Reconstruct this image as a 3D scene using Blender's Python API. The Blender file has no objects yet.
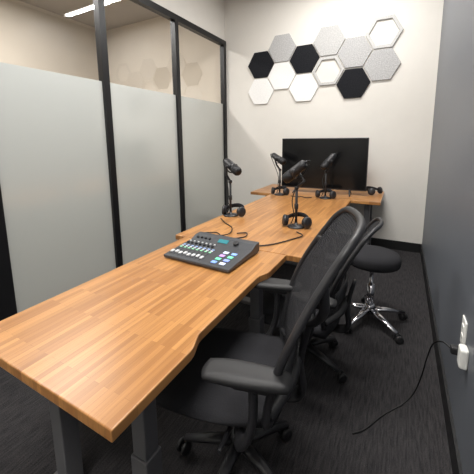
import bpy, bmesh, math, random
from mathutils import Vector, Matrix
random.seed(3)
sc = bpy.context.scene
COL = sc.collection
sc.view_settings.view_transform = 'Standard'
sc.view_settings.look = 'None'
sc.view_settings.exposure = 0.0

# ------------------------------------------------------------ materials
def s2l(c):
    return tuple(((x/255)/12.92 if x/255 <= .04045 else ((x/255+.055)/1.055)**2.4) for x in c) + (1,)

def newmat(name):
    m = bpy.data.materials.new(name); m.use_nodes = True
    return m, m.node_tree, m.node_tree.nodes["Principled BSDF"]

def pmat(name, rgb, rough=.5, metal=0, noise=0.0, nscale=40, bump=0.0, emit=None, estr=0, coat=0, spec=.5):
    m, nt, b = newmat(name)
    col = s2l(rgb)
    b.inputs["Base Color"].default_value = col
    b.inputs["Roughness"].default_value = rough
    b.inputs["Metallic"].default_value = metal
    b.inputs["Specular IOR Level"].default_value = spec
    b.inputs["Coat Weight"].default_value = coat
    tc = nt.nodes.new("ShaderNodeTexCoord")
    nz = nt.nodes.new("ShaderNodeTexNoise"); nz.inputs["Scale"].default_value = nscale
    nz.inputs["Detail"].default_value = 4
    nt.links.new(tc.outputs["Object"], nz.inputs["Vector"])
    mx = nt.nodes.new("ShaderNodeMix"); mx.data_type = 'RGBA'
    k = max(noise, .03)
    mx.inputs[6].default_value = tuple(c*(1-k) for c in col[:3])+(1,)
    mx.inputs[7].default_value = tuple(min(1, c*(1+k)) for c in col[:3])+(1,)
    nt.links.new(nz.outputs["Fac"], mx.inputs[0])
    nt.links.new(mx.outputs[2], b.inputs["Base Color"])
    if bump:
        bp = nt.nodes.new("ShaderNodeBump"); bp.inputs["Strength"].default_value = bump
        bp.inputs["Distance"].default_value = .004
        nt.links.new(nz.outputs["Fac"], bp.inputs["Height"])
        nt.links.new(bp.outputs[0], b.inputs["Normal"])
    if emit:
        b.inputs["Emission Color"].default_value = s2l(emit)
        b.inputs["Emission Strength"].default_value = estr
    return m

def wood_mat(name, along_y=True):
    m, nt, b = newmat(name)
    N = nt.nodes.new; L = nt.links.new
    tc = N("ShaderNodeTexCoord")
    mp = N("ShaderNodeMapping")
    if along_y: mp.inputs["Rotation"].default_value = (0, 0, math.radians(90))
    L(tc.outputs["Object"], mp.inputs["Vector"])
    br = N("ShaderNodeTexBrick")
    br.offset = .37; br.offset_frequency = 2
    br.inputs["Scale"].default_value = 1
    br.inputs["Brick Width"].default_value = .32
    br.inputs["Row Height"].default_value = .020
    br.inputs["Mortar Size"].default_value = .0004
    br.inputs["Bias"].default_value = 0
    br.inputs["Color1"].default_value = s2l((190, 138, 84))
    br.inputs["Color2"].default_value = s2l((156, 107, 62))
    br.inputs["Mortar"].default_value = s2l((140, 96, 57))
    L(mp.outputs[0], br.inputs["Vector"])
    mp2 = N("ShaderNodeMapping"); mp2.inputs["Scale"].default_value = (2.2, 55, 20)
    L(mp.outputs[0], mp2.inputs["Vector"])
    nz = N("ShaderNodeTexNoise"); nz.inputs["Scale"].default_value = 1.5
    nz.inputs["Detail"].default_value = 5; nz.inputs["Distortion"].default_value = .4
    L(mp2.outputs[0], nz.inputs["Vector"])
    rp = N("ShaderNodeValToRGB")
    rp.color_ramp.elements[0].position = .3; rp.color_ramp.elements[0].color = (.82, .80, .76, 1)
    rp.color_ramp.elements[1].position = .7; rp.color_ramp.elements[1].color = (1.04, 1.04, 1.02, 1)
    L(nz.outputs["Fac"], rp.inputs[0])
    mx = N("ShaderNodeMix"); mx.data_type = 'RGBA'; mx.blend_type = 'MULTIPLY'; mx.inputs[0].default_value = 1
    L(br.outputs["Color"], mx.inputs[6]); L(rp.outputs[0], mx.inputs[7])
    L(mx.outputs[2], b.inputs["Base Color"])
    b.inputs["Roughness"].default_value = .30
    return m

def carpet_mat():
    m, nt, b = newmat("carpet")
    N = nt.nodes.new; L = nt.links.new
    tc = N("ShaderNodeTexCoord")
    mp = N("ShaderNodeMapping"); mp.inputs["Scale"].default_value = (90, 9, 1)
    L(tc.outputs["Object"], mp.inputs["Vector"])
    nz = N("ShaderNodeTexNoise"); nz.inputs["Scale"].default_value = 1.3; nz.inputs["Detail"].default_value = 3
    L(mp.outputs[0], nz.inputs["Vector"])
    n2 = N("ShaderNodeTexNoise"); n2.inputs["Scale"].default_value = 220; n2.inputs["Detail"].default_value = 2
    L(tc.outputs["Object"], n2.inputs["Vector"])
    ad = N("ShaderNodeMath"); ad.operation = 'ADD'; L(nz.outputs["Fac"], ad.inputs[0]); L(n2.outputs["Fac"], ad.inputs[1])
    rp = N("ShaderNodeValToRGB")
    rp.color_ramp.elements[0].position = .36; rp.color_ramp.elements[0].color = s2l((38, 37, 39))
    rp.color_ramp.elements[1].position = .68; rp.color_ramp.elements[1].color = s2l((70, 68, 69))
    hv = N("ShaderNodeMath"); hv.operation = 'MULTIPLY'; hv.inputs[1].default_value = .5
    L(ad.outputs[0], hv.inputs[0]); L(hv.outputs[0], rp.inputs[0])
    L(rp.outputs[0], b.inputs["Base Color"])
    b.inputs["Roughness"].default_value = 1; b.inputs["Specular IOR Level"].default_value = .1
    bp = N("ShaderNodeBump"); bp.inputs["Strength"].default_value = .6; bp.inputs["Distance"].default_value = .006
    L(n2.outputs["Fac"], bp.inputs["Height"]); L(bp.outputs[0], b.inputs["Normal"])
    return m

def glass_mat():
    m = bpy.data.materials.new("partition_glass"); m.use_nodes = True
    nt = m.node_tree; nt.nodes.clear(); N = nt.nodes.new; L = nt.links.new
    out = N("ShaderNodeOutputMaterial")
    tr = N("ShaderNodeBsdfTransparent"); tr.inputs[0].default_value = (.92, .92, .91, 1)
    gl = N("ShaderNodeBsdfGlossy"); gl.inputs["Roughness"].default_value = .01
    # Schlick reflectance of a thin pane, the same from both sides
    ge = N("ShaderNodeNewGeometry"); dp = N("ShaderNodeVectorMath"); dp.operation = 'DOT_PRODUCT'
    L(ge.outputs["Normal"], dp.inputs[0]); L(ge.outputs["Incoming"], dp.inputs[1])
    ab = N("ShaderNodeMath"); ab.operation = 'ABSOLUTE'; L(dp.outputs["Value"], ab.inputs[0])
    sb = N("ShaderNodeMath"); sb.operation = 'SUBTRACT'; sb.inputs[0].default_value = 1; L(ab.outputs[0], sb.inputs[1])
    pw = N("ShaderNodeMath"); pw.operation = 'POWER'; pw.inputs[1].default_value = 5; L(sb.outputs[0], pw.inputs[0])
    ma = N("ShaderNodeMath"); ma.operation = 'MULTIPLY_ADD'; ma.inputs[1].default_value = .9; ma.inputs[2].default_value = .16; L(pw.outputs[0], ma.inputs[0])
    cm = N("ShaderNodeMixShader"); L(ma.outputs[0], cm.inputs[0]); L(tr.outputs[0], cm.inputs[1]); L(gl.outputs[0], cm.inputs[2])
    df = N("ShaderNodeBsdfDiffuse"); df.inputs[0].default_value = (.43, .45, .44, 1)
    tl = N("ShaderNodeBsdfTranslucent"); tl.inputs[0].default_value = (.54, .57, .56, 1)
    m1 = N("ShaderNodeMixShader"); m1.inputs[0].default_value = .64; L(df.outputs[0], m1.inputs[1]); L(tl.outputs[0], m1.inputs[2])
    g2 = N("ShaderNodeBsdfGlossy"); g2.inputs["Roughness"].default_value = .2
    m2 = N("ShaderNodeMixShader"); m2.inputs[0].default_value = .24; L(m1.outputs[0], m2.inputs[1]); L(g2.outputs[0], m2.inputs[2])
    tc = N("ShaderNodeTexCoord"); sp = N("ShaderNodeSeparateXYZ"); L(tc.outputs["Object"], sp.inputs[0])
    gt = N("ShaderNodeMath"); gt.operation = 'LESS_THAN'; gt.inputs[1].default_value = 1.94; L(sp.outputs[2], gt.inputs[0])
    fm = N("ShaderNodeMixShader"); L(gt.outputs[0], fm.inputs[0]); L(cm.outputs[0], fm.inputs[1]); L(m2.outputs[0], fm.inputs[2])
    L(fm.outputs[0], out.inputs[0])
    return m

def mesh_fabric():
    m = bpy.data.materials.new("mesh_fabric"); m.use_nodes = True
    nt = m.node_tree; nt.nodes.clear(); N = nt.nodes.new; L = nt.links.new
    out = N("ShaderNodeOutputMaterial")
    tr = N("ShaderNodeBsdfTransparent")
    df = N("ShaderNodeBsdfDiffuse"); df.inputs[0].default_value = (.036, .036, .039, 1)
    tc = N("ShaderNodeTexCoord")
    wv = N("ShaderNodeTexWave"); wv.bands_direction = 'Z'; wv.inputs["Scale"].default_value = 40
    L(tc.outputs["Object"], wv.inputs["Vector"])
    mr = N("ShaderNodeMapRange"); mr.inputs[3].default_value = .76; mr.inputs[4].default_value = .94
    L(wv.outputs["Fac"], mr.inputs[0])
    mx = N("ShaderNodeMixShader"); L(mr.outputs[0], mx.inputs[0]); L(tr.outputs[0], mx.inputs[1]); L(df.outputs[0], mx.inputs[2])
    L(mx.outputs[0], out.inputs[0])
    return m

def felt_mat(name, a, b_):
    m, nt, b = newmat(name); N = nt.nodes.new; L = nt.links.new
    tc = N("ShaderNodeTexCoord"); nz = N("ShaderNodeTexNoise"); nz.inputs["Scale"].default_value = 90; nz.inputs["Detail"].default_value = 3
    L(tc.outputs["Object"], nz.inputs["Vector"])
    rp = N("ShaderNodeValToRGB"); rp.color_ramp.elements[0].position = .4; rp.color_ramp.elements[1].position = .62
    rp.color_ramp.elements[0].color = s2l(a); rp.color_ramp.elements[1].color = s2l(b_)
    L(nz.outputs["Fac"], rp.inputs[0]); L(rp.outputs[0], b.inputs["Base Color"])
    b.inputs["Roughness"].default_value = .95; b.inputs["Specular IOR Level"].default_value = .1
    return m

M = {}
M['back'] = pmat("painted_wall_light", (219, 216, 210), .85, noise=.02, nscale=8, bump=.05)
M['grey'] = pmat("painted_wall_charcoal", (100, 104, 111), .45, noise=.04, nscale=6, bump=.05, spec=.5)
M['hall'] = pmat("hall_wall_paint", (214, 203, 188), .85, noise=.05, nscale=3)
M['ceil'] = pmat("ceiling_paint", (228, 225, 220), .9)
M['hceil'] = pmat("hall_ceiling_paint", (172, 163, 152), .9)
M['blackmetal'] = pmat("black_aluminium_frame", (28, 28, 30), .4, metal=.3)
M['basebd'] = pmat("baseboard_rubber", (20, 20, 22), .5)
M['leg'] = pmat("grey_steel", (104, 104, 107), .42, metal=.2)
M['plastic'] = pmat("black_plastic", (36, 36, 39), .42, bump=.05, nscale=300)
M['soft'] = pmat("black_fabric", (42, 42, 45), .95, noise=.2, nscale=200, bump=.3, spec=.2)
M['rubber'] = pmat("black_rubber", (32, 32, 34), .55)
M['cable'] = pmat("black_cable", (16, 16, 17), .5)
M['gloss'] = pmat("dark_television_screen", (12, 13, 15), .18, spec=.35)
M['chrome'] = pmat("chrome", (215, 215, 220), .15, metal=1)
M['white'] = pmat("white_plastic", (236, 236, 232), .35)
M['fader'] = pmat("fader_cap_grey", (205, 207, 210), .4)
M['slot'] = pmat("slot_dark", (30, 30, 30), .6)
M['wy'] = wood_mat("butcher_block_lengthwise", True)
M['wx'] = wood_mat("butcher_block_crosswise", False)
M['carpet'] = carpet_mat()
M['glass'] = glass_mat()
M['mesh'] = mesh_fabric()
M['f_black'] = felt_mat("felt_black", (26, 27, 30), (40, 41, 45))
M['f_grey'] = felt_mat("felt_speckled_grey", (160, 160, 161), (188, 188, 188))
M['f_white'] = felt_mat("felt_white", (228, 228, 227), (238, 238, 237))
M['f_light'] = felt_mat("felt_light_grey", (168, 168, 168), (192, 192, 191))
M['f_ring'] = felt_mat("felt_pale_grey", (180, 180, 179), (196, 196, 195))
M['light'] = pmat("light_diffuser", (255, 255, 255), .5, emit=(255, 250, 242), estr=8)
M['metalmesh'] = pmat("microphone_grille", (44, 44, 46), .45, metal=.6, bump=.6, nscale=500)

# ------------------------------------------------------------ mesh helpers
def finish(name, bm, mat, parent=None, smooth=False, bevel=0, loc=None, **props):
    me = bpy.data.meshes.new(name)
    bmesh.ops.recalc_face_normals(bm, faces=bm.faces)
    bm.to_mesh(me); bm.free()
    for mm in (mat if isinstance(mat, list) else [mat]): me.materials.append(mm)
    if smooth:
        for p in me.polygons: p.use_smooth = True
    o = bpy.data.objects.new(name, me); COL.objects.link(o)
    if parent: o.parent = parent
    if loc is not None: o.location = loc
    if bevel:
        md = o.modifiers.new("bevel", 'BEVEL'); md.width = bevel; md.segments = 3; md.limit_method = 'ANGLE'
    for k, v in props.items(): o[k] = v
    return o

def empty(name, loc, rotz=0, **props):
    e = bpy.data.objects.new(name, None); COL.objects.link(e)
    e.empty_display_size = .1; e.location = loc; e.rotation_euler = (0, 0, rotz)
    for k, v in props.items(): e[k] = v
    return e

def box(bm, lo, hi, bev=0, seg=2, mat=None, mi=0):
    r = bmesh.ops.create_cube(bm, size=1)
    vs = r['verts']
    for v in vs:
        v.co = Vector([lo[i] + (v.co[i]+.5)*(hi[i]-lo[i]) for i in range(3)])
    if bev:
        es = list({e for v in vs for e in v.link_edges})
        rr = bmesh.ops.bevel(bm, geom=es, offset=bev, segments=seg, profile=.5, affect='EDGES')
        vs = list({v for f in rr['faces'] for v in f.verts} | {v for v in vs if v.is_valid})
    if mat is not None:
        for v in vs: v.co = mat @ v.co
    if mi:
        for f in {f for v in vs for f in v.link_faces}: f.material_index = mi
    return vs

def catmull(pts, n=8, closed=False):
    P = [Vector(p) for p in pts]; out = []
    m = len(P); rng = m if closed else m-1
    for i in range(rng):
        if closed: a, b, c, d = P[(i-1) % m], P[i], P[(i+1) % m], P[(i+2) % m]
        else: a, b, c, d = P[max(i-1, 0)], P[i], P[i+1], P[min(i+2, m-1)]
        for k in range(n):
            t = k/n
            out.append(.5*((2*b)+(-a+c)*t+(2*a-5*b+4*c-d)*t*t+(-a+3*b-3*c+d)*t**3))
    if not closed: out.append(P[-1])
    return out

def sweep(bm, pts, r, n=8, closed=False, sx=1, sy=1):
    P = [Vector(p) for p in pts]; m = len(P)
    R = r if isinstance(r, (list, tuple)) else [r]*m
    rings = []; up = None
    for i in range(m):
        if closed: t = P[(i+1) % m]-P[(i-1) % m]
        else: t = P[min(i+1, m-1)]-P[max(i-1, 0)]
        t.normalize()
        if up is None:
            up = Vector((0, 0, 1)) if abs(t.z) < .9 else Vector((1, 0, 0))
        up = (up - t*up.dot(t)); up.normalize()
        sd = t.cross(up)
        rings.append([bm.verts.new(P[i]+(sd*math.cos(a)*sx+up*math.sin(a)*sy)*R[i]) for a in [2*math.pi*k/n for k in range(n)]])
    for i in range(m if closed else m-1):
        A = rings[i]; B = rings[(i+1) % m]
        for k in range(n):
            bm.faces.new((A[k], A[(k+1) % n], B[(k+1) % n], B[k]))
    if not closed:
        bm.faces.new(rings[0][::-1]); bm.faces.new(rings[-1])

def lathe(bm, prof, n=24, mat=None):
    rings = []
    for (r, z) in prof:
        r = max(r, .0002)
        rings.append([bm.verts.new(Vector((r*math.cos(2*math.pi*k/n), r*math.sin(2*math.pi*k/n), z))) for k in range(n)])
    for A, B in zip(rings, rings[1:]):
        for k in range(n): bm.faces.new((A[k], A[(k+1) % n], B[(k+1) % n], B[k]))
    bm.faces.new(rings[0][::-1]); bm.faces.new(rings[-1])
    if mat is not None:
        for rg in rings:
            for v in rg: v.co = mat @ v.co

def align(p0, direction):
    d = Vector(direction).normalized()
    return Matrix.Translation(Vector(p0)) @ d.to_track_quat('Z', 'Y').to_matrix().to_4x4()

# ------------------------------------------------------------ room
XR, XL, YB, YF, ZC = .29, -2.46, 4.18, -1.6, 3.45
def slab(name, lo, hi, mat, **p):
    bm = bmesh.new(); box(bm, lo, hi)
    return finish(name, bm, mat, kind="structure", **p)
slab("floor", (-5.2, YF-.1, -.1), (XR+.1, YB+.1, 0), M['carpet'])
slab("ceiling", (XL-.1, YF-.1, ZC), (XR+.1, YB+.1, ZC+.1), M['ceil'])
slab("ceiling_hall", (-5.2, YF-.1, ZC), (XL-.1, YB+.1, ZC+.1), M['hceil'])
slab("wall_back", (XL-.05, YB, 0), (XR, YB+.1, ZC), M['back'])
slab("wall_right", (XR, YF, 0), (XR+.1, YB+.1, ZC), M['grey'])
slab("wall_front", (XL-.05, YF-.1, 0), (XR, YF, ZC), M['back'])
slab("wall_left_upper", (XL-.05, YF, 2.86), (XL, YB, ZC), M['back'])
slab("wall_hall_side", (-5.2, YF, 0), (-5.1, YB, ZC), M['hall'])
slab("wall_hall_back", (-5.1, YB, 0), (XL-.05, YB+.1, ZC), M['hall'])
slab("wall_hall_front", (-5.1, YF-.1, 0), (XL-.05, YF, ZC), M['hall'])
slab("baseboard_back", (XL+.06, YB-.012, 0), (XR-.012, YB, .115), M['basebd'])
slab("baseboard_right", (XR-.012, YF, 0), (XR, YB, .115), M['basebd'])
slab("trim_1", (XL-.05, YF, 2.79), (XL+.02, YB, 2.86), M['blackmetal'])
slab("trim_2", (XL-.05, YF, 0), (XL+.02, YB, .09), M['blackmetal'])
posts = [(-.14, -.075), (.90, 1.04), (1.955, 2.02), (2.995, 3.06), (4.11, 4.175)]
for i, (y, y2) in enumerate(posts):
    slab("trim_%d" % (i+3), (XL-.05, y, .09), (XL+.02, y2, 2.79), M['blackmetal'])
ys = [(YF, -.14), (-.075, .90), (1.04, 1.955), (2.02, 2.995), (3.06, 4.11)]
for i, (a, b) in enumerate(ys):
    bm = bmesh.new()
    f = [bm.verts.new(c) for c in ((XL-.01, a, .09), (XL-.01, b, .09), (XL-.01, b, 2.79), (XL-.01, a, 2.79))]
    bm.faces.new(f)
    finish("window_%d" % (i+1), bm, M['glass'], kind="structure")

# ------------------------------------------------------------ lights
def linear_light(x, y, sx, sy, power, z=ZC):
    e = empty("ceiling_light", (x, y, z), label="slim white rectangular ceiling light, the real strip or an added unseen one", category="ceiling light")
    bm = bmesh.new(); box(bm, (-sx/2-.01, -sy/2-.01, -.05), (sx/2+.01, sy/2+.01, 0), .004)
    finish("housing", bm, M['white'], e)
    bm = bmesh.new(); box(bm, (-sx/2, -sy/2, -.056), (sx/2, sy/2, -.05))
    finish("diffuser", bm, M['light'], e)
    ld = bpy.data.lights.new("lamp_glow", 'AREA'); ld.shape = 'RECTANGLE'; ld.size = sx; ld.size_y = sy
    ld.energy = power; ld.color = (1, .98, .95)
    lo = bpy.data.objects.new("lamp_glow", ld); COL.objects.link(lo); lo.location = (x, y, z-.062)
linear_light(-.65, 3.3, 1.2, .08, 40)
linear_light(-.6, 1.6, 1.2, .6, 48)  # added unseen panel, softens the light over the desks
linear_light(-.5, -.8, 1.2, .6, 52)  # added unseen panel behind the camera, fills from the front
linear_light(-3.7, 1.5, .3, 2.2, 115)  # added hall lamp, brightens the hall and backlights the frosted film
w = bpy.data.worlds.new("world"); sc.world = w; w.use_nodes = True
w.node_tree.nodes["Background"].inputs[0].default_value = (.9, .93, 1, 1)
w.node_tree.nodes["Background"].inputs[1].default_value = .15

# ------------------------------------------------------------ wall hexagons
HW = .405
def hexpanel(x, z, mat, ring=False, label=""):
    bm = bmesh.new(); R = HW/2
    def hx(r, y): return [bm.verts.new((r*math.cos(math.radians(60*k)), y, r*math.sin(math.radians(60*k)))) for k in range(6)]
    t = .022
    if ring:
        a0, a1, b0, b1 = hx(R, 0), hx(R, -t), hx(R*.80, 0), hx(R*.80, -t)
        for k in range(6):
            j = (k+1) % 6
            bm.faces.new((a1[k], a1[j], b1[j], b1[k])); bm.faces.new((a0[k], b0[k], b0[j], a0[j]))
            bm.faces.new((a0[k], a0[j], a1[j], a1[k])); bm.faces.new((b0[k], b1[k], b1[j], b0[j]))
    else:
        a0, a1 = hx(R, 0), hx(R, -t)
        bm.faces.new(a1); bm.faces.new(a0[::-1])
        for k in range(6):
            j = (k+1) % 6; bm.faces.new((a0[k], a0[j], a1[j], a1[k]))
    finish("acoustic_panel", bm, mat, loc=(x, YB, z), bevel=.003, label=label, category="wall panel", group="hexagonal acoustic panels on the wall")
cx = [-1.86+.316*i for i in range(6)]
LB = "black felt hexagonal acoustic panel on the white wall"
LG = "speckled light grey felt hexagonal panel on the white wall"
LW = "white felt hexagonal acoustic panel on the white wall"
LL = "pale grey felt hexagonal acoustic panel on the white wall"
LR = "pale open hexagonal outline frame on the white wall"
for c, z, k in [(0, 2.45, 'b'), (0, 2.08, 'w'), (1, 2.63, 'g'), (1, 2.265, 'w'), (2, 2.45, 'b'), (2, 2.08, 'w'),
                (3, 2.63, 'l'), (3, 2.265, 'r'), (4, 2.45, 'g'), (4, 2.08, 'b'), (5, 2.63, 'r'), (5, 2.265, 'g')]:
    hexpanel(cx[c], z, {'b': M['f_black'], 'g': M['f_grey'], 'w': M['f_white'], 'r': M['f_ring'], 'l': M['f_light']}[k], k == 'r',
             {'b': LB, 'g': LG, 'w': LW, 'r': LR, 'l': LL}[k])

# ------------------------------------------------------------ desks
ZT = .74
def desk(x0, x1, y0, y1, wave, mat, legs, label, wrange=(.3, .72), depth=.028, foot_dir='x'):
    e = empty("desk", ((x0+x1)/2, (y0+y1)/2, 0), label=label, category="desk", group="wood-topped desks joined in a row")
    cxx, cyy = (x0+x1)/2, (y0+y1)/2
    hx, hy = (x1-x0)/2, (y1-y0)/2
    out = [(-hx, -hy), (hx, -hy)]
    if wave:
        L_ = y1-y0; a, b = wrange
        n = 60
        for i in range(1, n):
            t = i/n
            def sm(u): u = max(0, min(1, u)); return u*u*(3-2*u)
            d = depth*sm((t-a)/.08)*(1-sm((t-b)/.08))
            out.append((hx-d, -hy+L_*t))
    out += [(hx, hy), (-hx, hy)]
    bm = bmesh.new()
    v0 = [bm.verts.new((x, y, ZT-.035)) for x, y in out]; v1 = [bm.verts.new((x, y, ZT)) for x, y in out]
    bm.faces.new(v0[::-1]); bm.faces.new(v1)
    for i in range(len(out)):
        j = (i+1) % len(out); bm.faces.new((v0[i], v0[j], v1[j], v1[i]))
    finish("desktop", bm, mat, e, bevel=.004, label="butcher-block wood top with a scooped front edge" if wave else "butcher-block wood top")
    lx, ly = legs
    for X in lx:
        for Y in ly:
            bm = bmesh.new()
            box(bm, (X-.034-cxx, Y-.034-cyy, .03), (X+.034-cxx, Y+.034-cyy, .42), .004)
            box(bm, (X-.028-cxx, Y-.028-cyy, .42), (X+.028-cxx, Y+.028-cyy, ZT-.035), .004)
            finish("leg", bm, M['leg'], e)
    if foot_dir == 'x':
        for Y in ly:
            bm = bmesh.new(); box(bm, (lx[0]-.09-cxx, Y-.035-cyy, 0), (lx[-1]+.09-cxx, Y+.035-cyy, .03), .006)
            finish("foot", bm, M['leg'], e)
            bm = bmesh.new(); box(bm, (x0+.06-cxx, Y-.02-cyy, ZT-.075), (x1-.1-cxx, Y+.02-cyy, ZT-.036), .003)
            finish("bracket", bm, M['leg'], e)
    else:
        for X in lx:
            bm = bmesh.new(); box(bm, (X-.035-cxx, ly[0]-.09-cyy, 0), (X+.035-cxx, ly[-1]+.09-cyy, .03), .006)
            finish("foot", bm, M['leg'], e)
    bm = bmesh.new()
    if foot_dir == 'x': box(bm, (-.03, ly[0]-cyy, ZT-.085), (.03, ly[-1]-cyy, ZT-.037), .003)
    else: box(bm, (lx[0]-cxx, -.03, ZT-.085), (lx[-1]-cxx, .03, ZT-.037), .003)
    finish("crossbar", bm, M['leg'], e)
    return e
desk(-1.275, -.545, .385, 1.585, True, M['wy'], ((-1.10, -.655), (.58, 1.42)), "warm wood-topped desk with grey steel legs carrying the audio mixer", (.25, .72))
desk(-1.365, -.45, 1.59, 3.40, True, M['wy'], ((-1.2, -.57), (2.18, 3.15)), "warm wood-topped desk carrying two microphones on stands", (.25, .7), .018)
desk(-1.66, -.16, 3.405, 4.14, False, M['wx'], ((-1.5, -.3), (3.6, 3.95)), "wood-topped desk against the wall under the television", foot_dir='y')

# ------------------------------------------------------------ television
tv = empty("television", (-.83, 3.68, ZT), math.radians(4), label="large black flat-screen television standing on the desk by the wall", category="television")
bm = bmesh.new(); box(bm, (-.50, -.012, .055), (.50, .03, .665), .005); box(bm, (-.3, .03, .1), (.3, .06, .42), .01)
finish("housing", bm, M['plastic'], tv)
bm = bmesh.new(); box(bm, (-.49, -.0135, .07), (.49, -.0118, .657))
finish("screen", bm, M['gloss'], tv)
for s in (-1, 1):
    bm = bmesh.new()
    sweep(bm, [(s*.32, .01, .08), (s*.32, -.03, .03), (s*.33, -.12, .006)], [.012, .011, .006], 8)
    sweep(bm, [(s*.32, .01, .08), (s*.32, .05, .03), (s*.33, .12, .006)], [.012, .011, .006], 8)
    finish("foot", bm, M['plastic'], tv, True)

# ------------------------------------------------------------ microphones
def microphone(x, y, rotz, mdir, moff, label, h=.40, z=ZT, k=1.22):
    e = empty("microphone", (x, y, z), rotz, label=label, category="microphone", group="black microphones on desktop stands")
    bm = bmesh.new(); lathe(bm, [(.062, 0), (.065, .004), (.063, .010), (.03, .015), (.013, .02), (.012, .035)], 28)
    finish("base", bm, M['plastic'], e, True)
    d = Vector(mdir).normalized(); c = Vector((moff[0], moff[1], h+moff[2]))
    side = d.cross(Vector((0, 0, 1))).normalized()
    bm = bmesh.new(); sweep(bm, [(0, 0, .03), (0, 0, .15), (0, 0, h-.10)], .0095, 10)
    lathe(bm, [(.0135, .14), (.015, .145), (.015, .175), (.0135, .18)], 14)
    finish("pole", bm, M['plastic'], e, True)
    back = Vector((-d.x, -d.y, 0)).normalized()
    el = back*.055+Vector((0, 0, h-.045))
    bm = bmesh.new()
    sweep(bm, [Vector((0, 0, h-.10)), el, c+side*.045*k-d*.01], [.010, .0105, .009], 8)
    lathe(bm, [(.014, -.011), (.014, .011)], 14, align((0, 0, h-.10), side))
    for s in (1, -1):
        lathe(bm, [(.014, 0), (.016, .003), (.016, .009), (.011, .012)], 14, align(c+side*s*.038*k-d*.01, side*s))
    pts = [c-d*.01+side*.044*k*math.cos(a)-Vector((0, 0, 1))*.055*math.sin(a) for a in [math.pi*q/10 for q in range(11)]]
    sweep(bm, pts, .006, 8)
    finish("yoke", bm, M['plastic'], e, True)
    bm = bmesh.new(); lathe(bm, [(a*k, b*k) for a, b in [(.02, -.085), (.026, -.08), (.028, -.06), (.029, -.02), (.030, .0), (.030, .02), (.026, .022)]], 24, align(c, d))
    sweep(bm, [c-d*.083*k, c-d*.10*k], .010, 10)
    finish("body", bm, M['plastic'], e, True)
    bm = bmesh.new(); lathe(bm, [(a*k, b*k) for a, b in [(.027, .02), (.032, .025), (.0325, .05), (.031, .072), (.024, .084), (.01, .088)]], 24, align(c, d))
    finish("grille", bm, M['metalmesh'], e, True)
    bm = bmesh.new()
    sweep(bm, catmull([c-d*.10*k, c-d*.14-Vector((0, 0, .03)), Vector((-.03, .012, h*.6)), Vector((-.018, -.01, h*.3)), Vector((-.025, .03, .08)), Vector((-.045, .02, .018))], 8), .004, 6)
    finish("microphone_lead", bm, M['cable'], e, True)
    return e
microphone(-1.285, 2.24, 0, (.8, -.35, -.42), (.02, 0, .03), "black broadcast microphone on short stand beside the audio mixer cables")
microphone(-.668, 2.154, 0, (-.7, .0, -.6), (-.02, 0, .02), "black broadcast microphone on short stand at the desk's curved edge")
microphone(-1.25, 3.36, 0, (.7, -.3, -.35), (-.02, 0, .03), "black broadcast microphone in front of the television's edge")
microphone(-.72, 3.38, 0, (-.45, -.5, -.65), (.02, 0, .01), "black broadcast microphone in front of the television screen")

def headphones(x, y, rotz, label, z=ZT, sc_=.98):
    e = empty("headphones", (x, y, z), rotz, label=label, category="headphones", group="black over-ear headphones on the desks")
    e.scale = (sc_, sc_, sc_)
    bm = bmesh.new()
    pts = [(.092*math.cos(a), .115*math.sin(a), .046+.028*math.sin(a)) for a in [math.pi*k/16 for k in range(17)]]
    sweep(bm, pts, [.007+.004*math.sin(math.pi*k/16) for k in range(17)], 8, sx=.8, sy=1.8)
    finish("headband", bm, M['soft'], e, True)
    for s in (-1, 1):
        ax = Vector((s*.85, -.5, .15)).normalized()
        cen = Vector((s*.083, -.004, .0475))
        bm = bmesh.new(); lathe(bm, [(.034, 0), (.042, .003), (.044, .012), (.037, .02), (.018, .024)], 22, align(cen, ax))
        finish("ear_cup", bm, M['plastic'], e, True)
        bm = bmesh.new()
        u = ax.cross(Vector((0, 0, 1))).normalized(); v_ = ax.cross(u)
        pts = [cen-ax*.006+v_*.030*math.cos(a)+u*.030*math.sin(a) for a in [2*math.pi*k/18 for k in range(18)]]
        sweep(bm, pts, .0115, 8, closed=True)
        finish("ear_cushion", bm, M['soft'], e, True)
    return e
headphones(-1.262, 2.24, math.radians(0), "black over-ear headphones laid around a microphone stand base")
headphones(-.668, 2.154, math.radians(0), "black over-ear headphones laid around the stand at the desk edge")
headphones(-1.25, 3.36, math.radians(0), "black over-ear headphones resting around stand near television")
headphones(-.72, 3.38, math.radians(0), "black over-ear headphones resting in front of television screen")
headphones(-.245, 3.86, math.radians(60), "black over-ear headphones resting beside the television", sc_=.95)

# ------------------------------------------------------------ audio mixer
mx = empty("audio_mixer", (-.925, 1.395, ZT), math.radians(-2), label="black podcast mixer with faders and glowing coloured pads on desk", category="audio mixer")
W, D = .218, .172
bm = bmesh.new()
prof = [(-D, .006), (-D, .022), (D*.45, .04), (D*.72, .06), (D, .062), (D, .006)]
v0 = [bm.verts.new((-W, y, z)) for y, z in prof]; v1 = [bm.verts.new((W, y, z)) for y, z in prof]
bm.faces.new(v0); bm.faces.new(v1[::-1])
for i in range(len(prof)):
    j = (i+1) % len(prof); bm.faces.new((v0[i], v1[i], v1[j], v0[j]))
finish("body", bm, pmat("mixer_shell", (66, 68, 72), .4), mx, bevel=.004)
for sx in (-1, 1):
    for sy in (-1, 1):
        bm = bmesh.new(); box(bm, (sx*.17-.012, sy*.13-.012, 0), (sx*.17+.012, sy*.13+.012, .0065))
        finish("foot", bm, M['rubber'], mx)
slope = math.atan2(.018, D*1.45)
def top(x, y): return Vector((x, y, .022+(y+D)*math.tan(slope)))
def onTop(x, y): return Matrix.Translation(top(x, y)) @ Matrix.Rotation(slope, 4, 'X')
bcol = [(150, 215, 175), (205, 208, 212), (150, 175, 220)]
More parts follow.
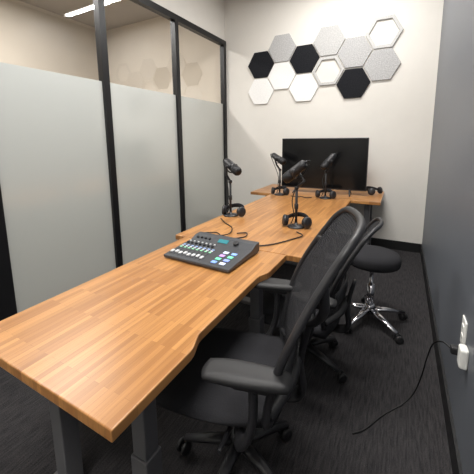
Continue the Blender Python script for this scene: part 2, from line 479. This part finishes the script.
bm_ = [pmat("lit_button", c, .4, emit=c, estr=.1) for c in bcol]
for i in range(8):
    x = -.195+i*.030
    bm = bmesh.new(); box(bm, (-.0012, -.045, 0), (.0012, .045, .0008), mat=onTop(x, -.105))
    finish("fader_slot", bm, M['slot'], mx)
    bm = bmesh.new(); y = -.118+[.0, .004, -.003, .004, -.004, .0, .003, -.004][i]
    box(bm, (-.009, -.013, .0006), (.009, .013, .010), .003, mat=onTop(x, y))
    finish("fader", bm, M['fader'], mx, label="light grey fader cap")
    for q in (0, 1, 2):
        bm = bmesh.new(); box(bm, (-.008, -.005, 0), (.008, .005, .004), .0015, mat=onTop(x, -.046+q*.017))
        finish("button", bm, bm_[q], mx, label="small lit button")
    if i < 7:
        bm = bmesh.new(); lathe(bm, [(.008, 0), (.008, .008), (.006, .010)], 14, onTop(x, .022))
        finish("knob", bm, M['rubber'], mx, True)
        bm = bmesh.new(); lathe(bm, [(.006, 0), (.006, .006), (.005, .007)], 14, onTop(x, .046))
        finish("knob", bm, M['fader'], mx, True, label="small light grey knob")
cols = [(130, 165, 240), (210, 222, 245), (115, 215, 175), (140, 160, 240), (190, 150, 225), (120, 215, 175), (205, 220, 245), (135, 170, 240)]
for r in range(4):
    for c in range(2):
        x = .102+c*.052; y = -.132+r*.040
        bm = bmesh.new(); box(bm, (-.016, -.012, 0), (.016, .012, .005), .003, mat=onTop(x, y))
        cc = cols[r*2+c]
        finish("pad", bm, pmat("pad_glow", cc, .4, emit=cc, estr=.28), mx, label="glowing square sound pad")
sl2 = math.atan2(.02, D*.27)
mm = Matrix.Translation((.01, D*.585, .0505)) @ Matrix.Rotation(sl2, 4, 'X')
bm = bmesh.new(); box(bm, (-.034, -.015, 0), (.034, .015, .003), mat=mm)
finish("screen", bm, pmat("mixer_display", (50, 110, 120), .2, emit=(90, 175, 180), estr=.25), mx, label="small glowing blue-green display")
bm = bmesh.new(); lathe(bm, [(.017, 0), (.017, .010), (.014, .013)], 20, Matrix.Translation((.1, D*.58, .0505)) @ Matrix.Rotation(sl2, 4, 'X'))
finish("dial", bm, M['rubber'], mx, True)
for i in range(4):
    bm = bmesh.new(); lathe(bm, [(.008, 0), (.008, .007), (.006, .009)], 14, Matrix.Translation((-.18+i*.03, D*.585, .0505)) @ Matrix.Rotation(sl2, 4, 'X'))
    finish("knob", bm, M['rubber'], mx, True)

# ------------------------------------------------------------ desk cables
def cable(pts, label, r=.004, name="audio_cable"):
    bm = bmesh.new(); sweep(bm, catmull(pts, 10), r, 8)
    return finish(name, bm, M['cable'], smooth=True, label=label, category="cable")
zc = ZT+.006
cable([(-1.02, 1.585, ZT+.03), (-1.03, 1.66, zc), (-1.12, 1.75, zc), (-1.22, 1.68, zc), (-1.15, 1.62, zc+.009), (-1.02, 1.72, zc+.009), (-1.08, 1.9, zc), (-1.20, 2.0, zc), (-1.30, 2.10, zc)], "black cable looping from mixer back to microphone")
cable([(-.96, 1.585, ZT+.03), (-.955, 1.68, zc), (-.90, 1.76, zc), (-.93, 1.84, zc), (-.985, 1.80, zc)], "short loose black cable behind the audio mixer")
cable([(-.87, 1.585, ZT+.03), (-.86, 1.66, zc), (-.78, 1.62, zc), (-.68, 1.70, zc), (-.60, 1.85, zc), (-.56, 1.96, zc), (-.62, 2.02, zc)], "black cable curving near desk edge to microphone")
cable([(-1.10, 3.33, zc), (-1.04, 3.30, zc), (-.98, 3.34, zc), (-.92, 3.30, zc), (-.86, 3.34, zc)], "short loose black cable between two microphone stands")

# ------------------------------------------------------------ office chair
def casters(e, R, rot, legmat, hubz=.10, wheel=.028):
    bm = bmesh.new()
    for i in range(5):
        a = rot+2*math.pi*i/5; c, s = math.cos(a), math.sin(a)
        sweep(bm, [(c*.02, s*.02, hubz), (c*R*.5, s*R*.5, hubz-.012), (c*R, s*R, hubz-.035)], [.03, .024, .016], 10, sy=.7)
    lathe(bm, [(.035, hubz-.03), (.04, hubz-.02), (.04, hubz+.03), (.03, hubz+.045)], 20)
    finish("base", bm, legmat, e, True, label="five-pointed star base")
    for i in range(5):
        a = rot+2*math.pi*i/5; c, s = math.cos(a), math.sin(a)
        sw = a+1.1+i*.7; d = Vector((math.cos(sw), math.sin(sw), 0)); P = Vector((c*R, s*R, 0))
        ax = Vector((-d.y, d.x, 0)); cen = P+d*.012+Vector((0, 0, wheel))
        bm = bmesh.new()
        for q in (-1, 1):
            lathe(bm, [(wheel*.7, -.009), (wheel, -.006), (wheel, .006), (wheel*.7, .009)], 18, align(cen+ax*q*.016, ax))
        sweep(bm, [P+Vector((0, 0, hubz-.04)), P+Vector((0, 0, wheel*1.1))], .008, 8)
        sweep(bm, [cen-ax*.02, cen+ax*.02], .010, 8)
        finish("caster", bm, M['rubber'], e, True, label="black twin-wheel caster")

def office_chair(x, y, rotz, label, drop=0.0, ZTP=1.125, baserot=18, R=.29, wid=1.0, fork=True, lean=.13):
    e = empty("office_chair", (x, y, 0), rotz, label=label, category="chair", group="black mesh-back office chairs along the desks")
    dz = -drop
    bm = bmesh.new(); n = 16
    def sfun(u, v, topside):
        X = .065+.275*u; Y = .255*v*(1-.10*max(0, u)**2-.05*max(0, -u)**2)
        ed = max(abs(u), abs(v))
        z = dz+.468+.012*(abs(v)**2)-.03*max(0, u)**3
        th = .038*(1-ed**8)
        return Vector((X, Y, z+th-.033)) if topside else Vector((X, Y, z-.038-.02*(1-ed**4)))
    def sq(i): return -1+2*i/n
    def disc(u, v):
        return (u*math.sqrt(1-.28*v*v), v*math.sqrt(1-.28*u*u))
    T = [[bm.verts.new(sfun(*disc(sq(i), sq(j)), True)) for j in range(n+1)] for i in range(n+1)]
    B = [[bm.verts.new(sfun(*disc(sq(i), sq(j)), False)) for j in range(n+1)] for i in range(n+1)]
    for i in range(n):
        for j in range(n):
            bm.faces.new((T[i][j], T[i+1][j], T[i+1][j+1], T[i][j+1])); bm.faces.new((B[i][j], B[i][j+1], B[i+1][j+1], B[i+1][j]))
    for i in range(n):
        for (a, b) in (((i, 0), (i+1, 0)), ((i, n), (i+1, n)), ((0, i), (0, i+1)), ((n, i), (n, i+1))):
            bm.faces.new((T[a[0]][a[1]], T[b[0]][b[1]], B[b[0]][b[1]], B[a[0]][a[1]]))
    finish("seat", bm, M['soft'], e, True, label="padded black fabric seat")
    bm = bmesh.new(); box(bm, (-.16, -.11, dz+.345), (.12, .11, dz+.408), .015)
    sweep(bm, [(-.03, .05, dz+.37), (.0, .28, dz+.365)], .008, 8)
    finish("tilt_mechanism", bm, M['plastic'], e)
    bm = bmesh.new(); lathe(bm, [(.026, .12), (.026, .25), (.015, .255), (.015, dz+.36)], 18)
    finish("gas_lift", bm, M['plastic'], e, True)
    casters(e, R, math.radians(baserot), M['plastic'])
    ZB = .44+dz; ZTP = ZTP+dz
    def bs(s, z):
        t = (z-ZB)/(ZTP-ZB)
        hw = wid*(.235+.03*math.sin(math.pi*min(1, max(0, t*1.05)))-.045*max(0, t-.55)/.45)
        xx = -.18-.08*t-lean*t*t+.015*math.sin(math.pi*t*1.2)
        return Vector((xx+.03*s*s, hw*s, z))
    nz_, ns = 24, 12
    bm = bmesh.new()
    G = [[bm.verts.new(bs(-.97+1.94*j/ns, ZB+.03+(ZTP-.015-ZB-.03)*i/nz_)) for j in range(ns+1)] for i in range(nz_+1)]
    for i in range(nz_):
        for j in range(ns): bm.faces.new((G[i][j], G[i][j+1], G[i+1][j+1], G[i+1][j]))
    back = bpy.data.objects.new("backrest", None); COL.objects.link(back); back.parent = e
    finish("mesh_panel", bm, M['mesh'], back, True, label="see-through black mesh")
    loop = []
    for i in range(13): loop.append(bs(-.98, ZB+.05+(ZTP-ZB-.1)*i/12))
    for s in (-.8, -.4, 0, .4, .8): loop.append(bs(s, ZTP-.02*abs(s)**3))
    for i in range(13): loop.append(bs(.98, ZTP-.05-(ZTP-ZB-.1)*i/12))
    for s in (.8, .4, 0, -.4, -.8): loop.append(bs(s, ZB+.02))
    bm = bmesh.new(); lp = catmull(loop, 4, True); sweep(bm, lp, .0135 if fork else .011, 10, closed=True)
    finish("frame", bm, M['plastic'], back, True)
    def rs(s, z):
        t = (z-ZB)/(ZTP-ZB)
        off = .015+.04*math.sin(math.pi*min(1, t*.9+.1))
        p = bs(s, z); return Vector((p.x-off, p.y, z))
    zm = ZB+(ZTP-ZB)*.42
    bm = bmesh.new()
    sp = catmull([(-.10, 0, dz+.375), (-.20, 0, dz+.375), (-.26, 0, dz+.41), rs(0, ZB+.10)+Vector((-.02, 0, 0)), rs(0, zm)+Vector((-.005, 0, 0))], 6)
    sweep(bm, sp, [.026]*(len(sp)-6)+[.024, .022, .020, .019, .018, .017], 10, sx=1.5, sy=.6)
    for s in (-1, 1):
        if fork:
            p = catmull([rs(0, zm-.03), rs(s*.4, zm+.05), rs(s*.75, zm+.15), bs(s*.97, zm+.25)], 6)
            sweep(bm, p, .012, 10, sx=1.3)
        p = catmull([rs(0, ZB+.14), rs(s*.4, ZB+.09), bs(s*.9, ZB+.06)], 6)
        sweep(bm, p, .014, 10, sx=1.5)
    finish("back_support", bm, M['plastic'], back, True)
    bm = bmesh.new()
    pl = [bs(s, ZB+.20)+Vector((-.025, 0, 0)) for s in (-.85, -.4, 0, .4, .85)]
    sweep(bm, catmull(pl, 5), .011, 10, sx=1, sy=3.8)
    finish("lumbar_support", bm, M['plastic'], back, True)
    for s in (-1, 1):
        arm = bpy.data.objects.new("armrest", None); COL.objects.link(arm); arm.parent = e
        y0 = s*.30
        bm = bmesh.new()
        n1, n2 = 14, 8
        TT, BB = [], []
        for i in range(n1+1):
            u = -1+2*i/n1; rt, rb = [], []
            for j in range(n2+1):
                v = -1+2*j/n2
                uu, vv = u*math.sqrt(1-.16*v*v), v*math.sqrt(1-.38*u*u)
                edg = max(abs(u), abs(v))**6
                X = -.10+.14*uu; Y = y0+(.047+.004*u)*vv
                rt.append(bm.verts.new((X, Y, dz+.712-.010*edg-.004*(1-vv*vv)-.006*max(0, uu)**2)))
                rb.append(bm.verts.new((X, Y, dz+.676+.008*edg)))
            TT.append(rt); BB.append(rb)
        for i in range(n1):
            for j in range(n2):
                bm.faces.new((TT[i][j], TT[i+1][j], TT[i+1][j+1], TT[i][j+1])); bm.faces.new((BB[i][j], BB[i][j+1], BB[i+1][j+1], BB[i+1][j]))
        for i in range(n1):
            for j in (0, n2): bm.faces.new((TT[i][j], TT[i+1][j], BB[i+1][j], BB[i][j]))
        for j in range(n2):
            for i in (0, n1): bm.faces.new((TT[i][j], TT[i][j+1], BB[i][j+1], BB[i][j]))
        finish("arm_pad", bm, M['rubber'], arm, True)
        bm = bmesh.new()
        sweep(bm, catmull([(-.12, y0, dz+.68), (-.12, y0, dz+.55), (-.10, y0-s*.005, dz+.46), (-.06, y0-s*.06, dz+.39), (-.04, s*.08, dz+.375)], 6), .018, 10, sx=1.4, sy=.8)
        box(bm, (-.17, y0-.025, dz+.655), (-.06, y0+.025, dz+.678), .006)
        finish("arm_post", bm, M['plastic'], arm, True)
    return e
office_chair(-.54, .995, math.radians(180+14), "black mesh-back office chair with armrests pulled to the desk", baserot=4, R=.25, wid=1.10, lean=.17)
office_chair(-.47, 1.74, math.radians(180), "lower black mesh-back office chair tucked in beside the other chair", drop=.10, ZTP=1.05, baserot=160, R=.25, wid=.84, fork=False)

# stool
st = empty("rolling_stool", (-.14, 2.38, 0), label="round black padded stool with chrome star base near charcoal wall", category="stool")
bm = bmesh.new(); lathe(bm, [(.15, .47), (.185, .475), (.19, .49), (.19, .525), (.178, .55), (.13, .562), (.02, .562)], 36)
finish("seat", bm, M['soft'], st, True)
bm = bmesh.new(); lathe(bm, [(.026, .13), (.026, .30), (.014, .302), (.014, .455), (.09, .46), (.09, .47)], 20)
finish("gas_lift", bm, M['chrome'], st, True)
casters(st, .27, math.radians(-44), M['chrome'])

# ------------------------------------------------------------ outlet, plug, cords
ot = empty("wall_outlet", (XR, 1.51, .565), label="white electrical outlet plate on the charcoal wall", category="outlet")
bm = bmesh.new(); box(bm, (-.007, -.040, -.064), (0, .040, .064), .003)
finish("cover_plate", bm, M['white'], ot)
for dz in (-.022, .022):
    bm = bmesh.new(); box(bm, (-.010, -.018, dz-.015), (-.0065, .018, dz+.015), .0015)
    for dy in (-.007, .007): box(bm, (-.0104, dy-.0012, dz-.003), (-.0098, dy+.0012, dz+.006), mi=1)
    finish("receptacle", bm, [M['white'], M['slot']], ot)
ad = empty("power_adapter", (XR, 1.415, .515), label="white power adapter plugged in beside a black plug", category="power adapter")
bm = bmesh.new(); box(bm, (-.03, -.027, -.045), (0, .027, .04), .008)
finish("body", bm, M['white'], ad)
pc = empty("power_cable", (0, 0, 0), label="black power cable trailing from wall plug onto the carpet", category="cable")
bm = bmesh.new(); box(bm, (XR-.045, 1.49, .46), (XR, 1.525, .495), .008)
finish("plug", bm, M['rubber'], pc)
bm = bmesh.new()
sweep(bm, catmull([(XR-.04, 1.51, .477), (.22, 1.55, .475), (.192, 1.60, .42), (.178, 1.65, .30), (.165, 1.67, .18), (.135, 1.67, .06), (.08, 1.63, .004), (.0, 1.52, .004), (-.07, 1.40, .004), (-.12, 1.35, .004)], 10), .0034, 8)
finish("cord", bm, M['cable'], pc, True)

# ------------------------------------------------------------ camera
ex = Vector((592524, 44696, -318440)).normalized()
ey = Vector((166, -49, 302)).normalized()
dn = Vector((18, 1913, 302)).normalized(); ez = -dn
right = Vector((ex.x, ey.x, ez.x)).normalized()
fwd = Vector((ex.z, ey.z, ez.z)).normalized()
right = (right-fwd*right.dot(fwd)).normalized()
up = right.cross(fwd)
cd = bpy.data.cameras.new("camera"); cam = bpy.data.objects.new("camera", cd); COL.objects.link(cam)
cd.sensor_width = 36; cd.lens = 302/474*36; cd.shift_y = -50/474; cd.clip_start = .05
R = Matrix((right, up, -fwd)).transposed().to_4x4()
cam.matrix_world = Matrix.Translation((0, 0, 1.40)) @ R
sc.camera = cam
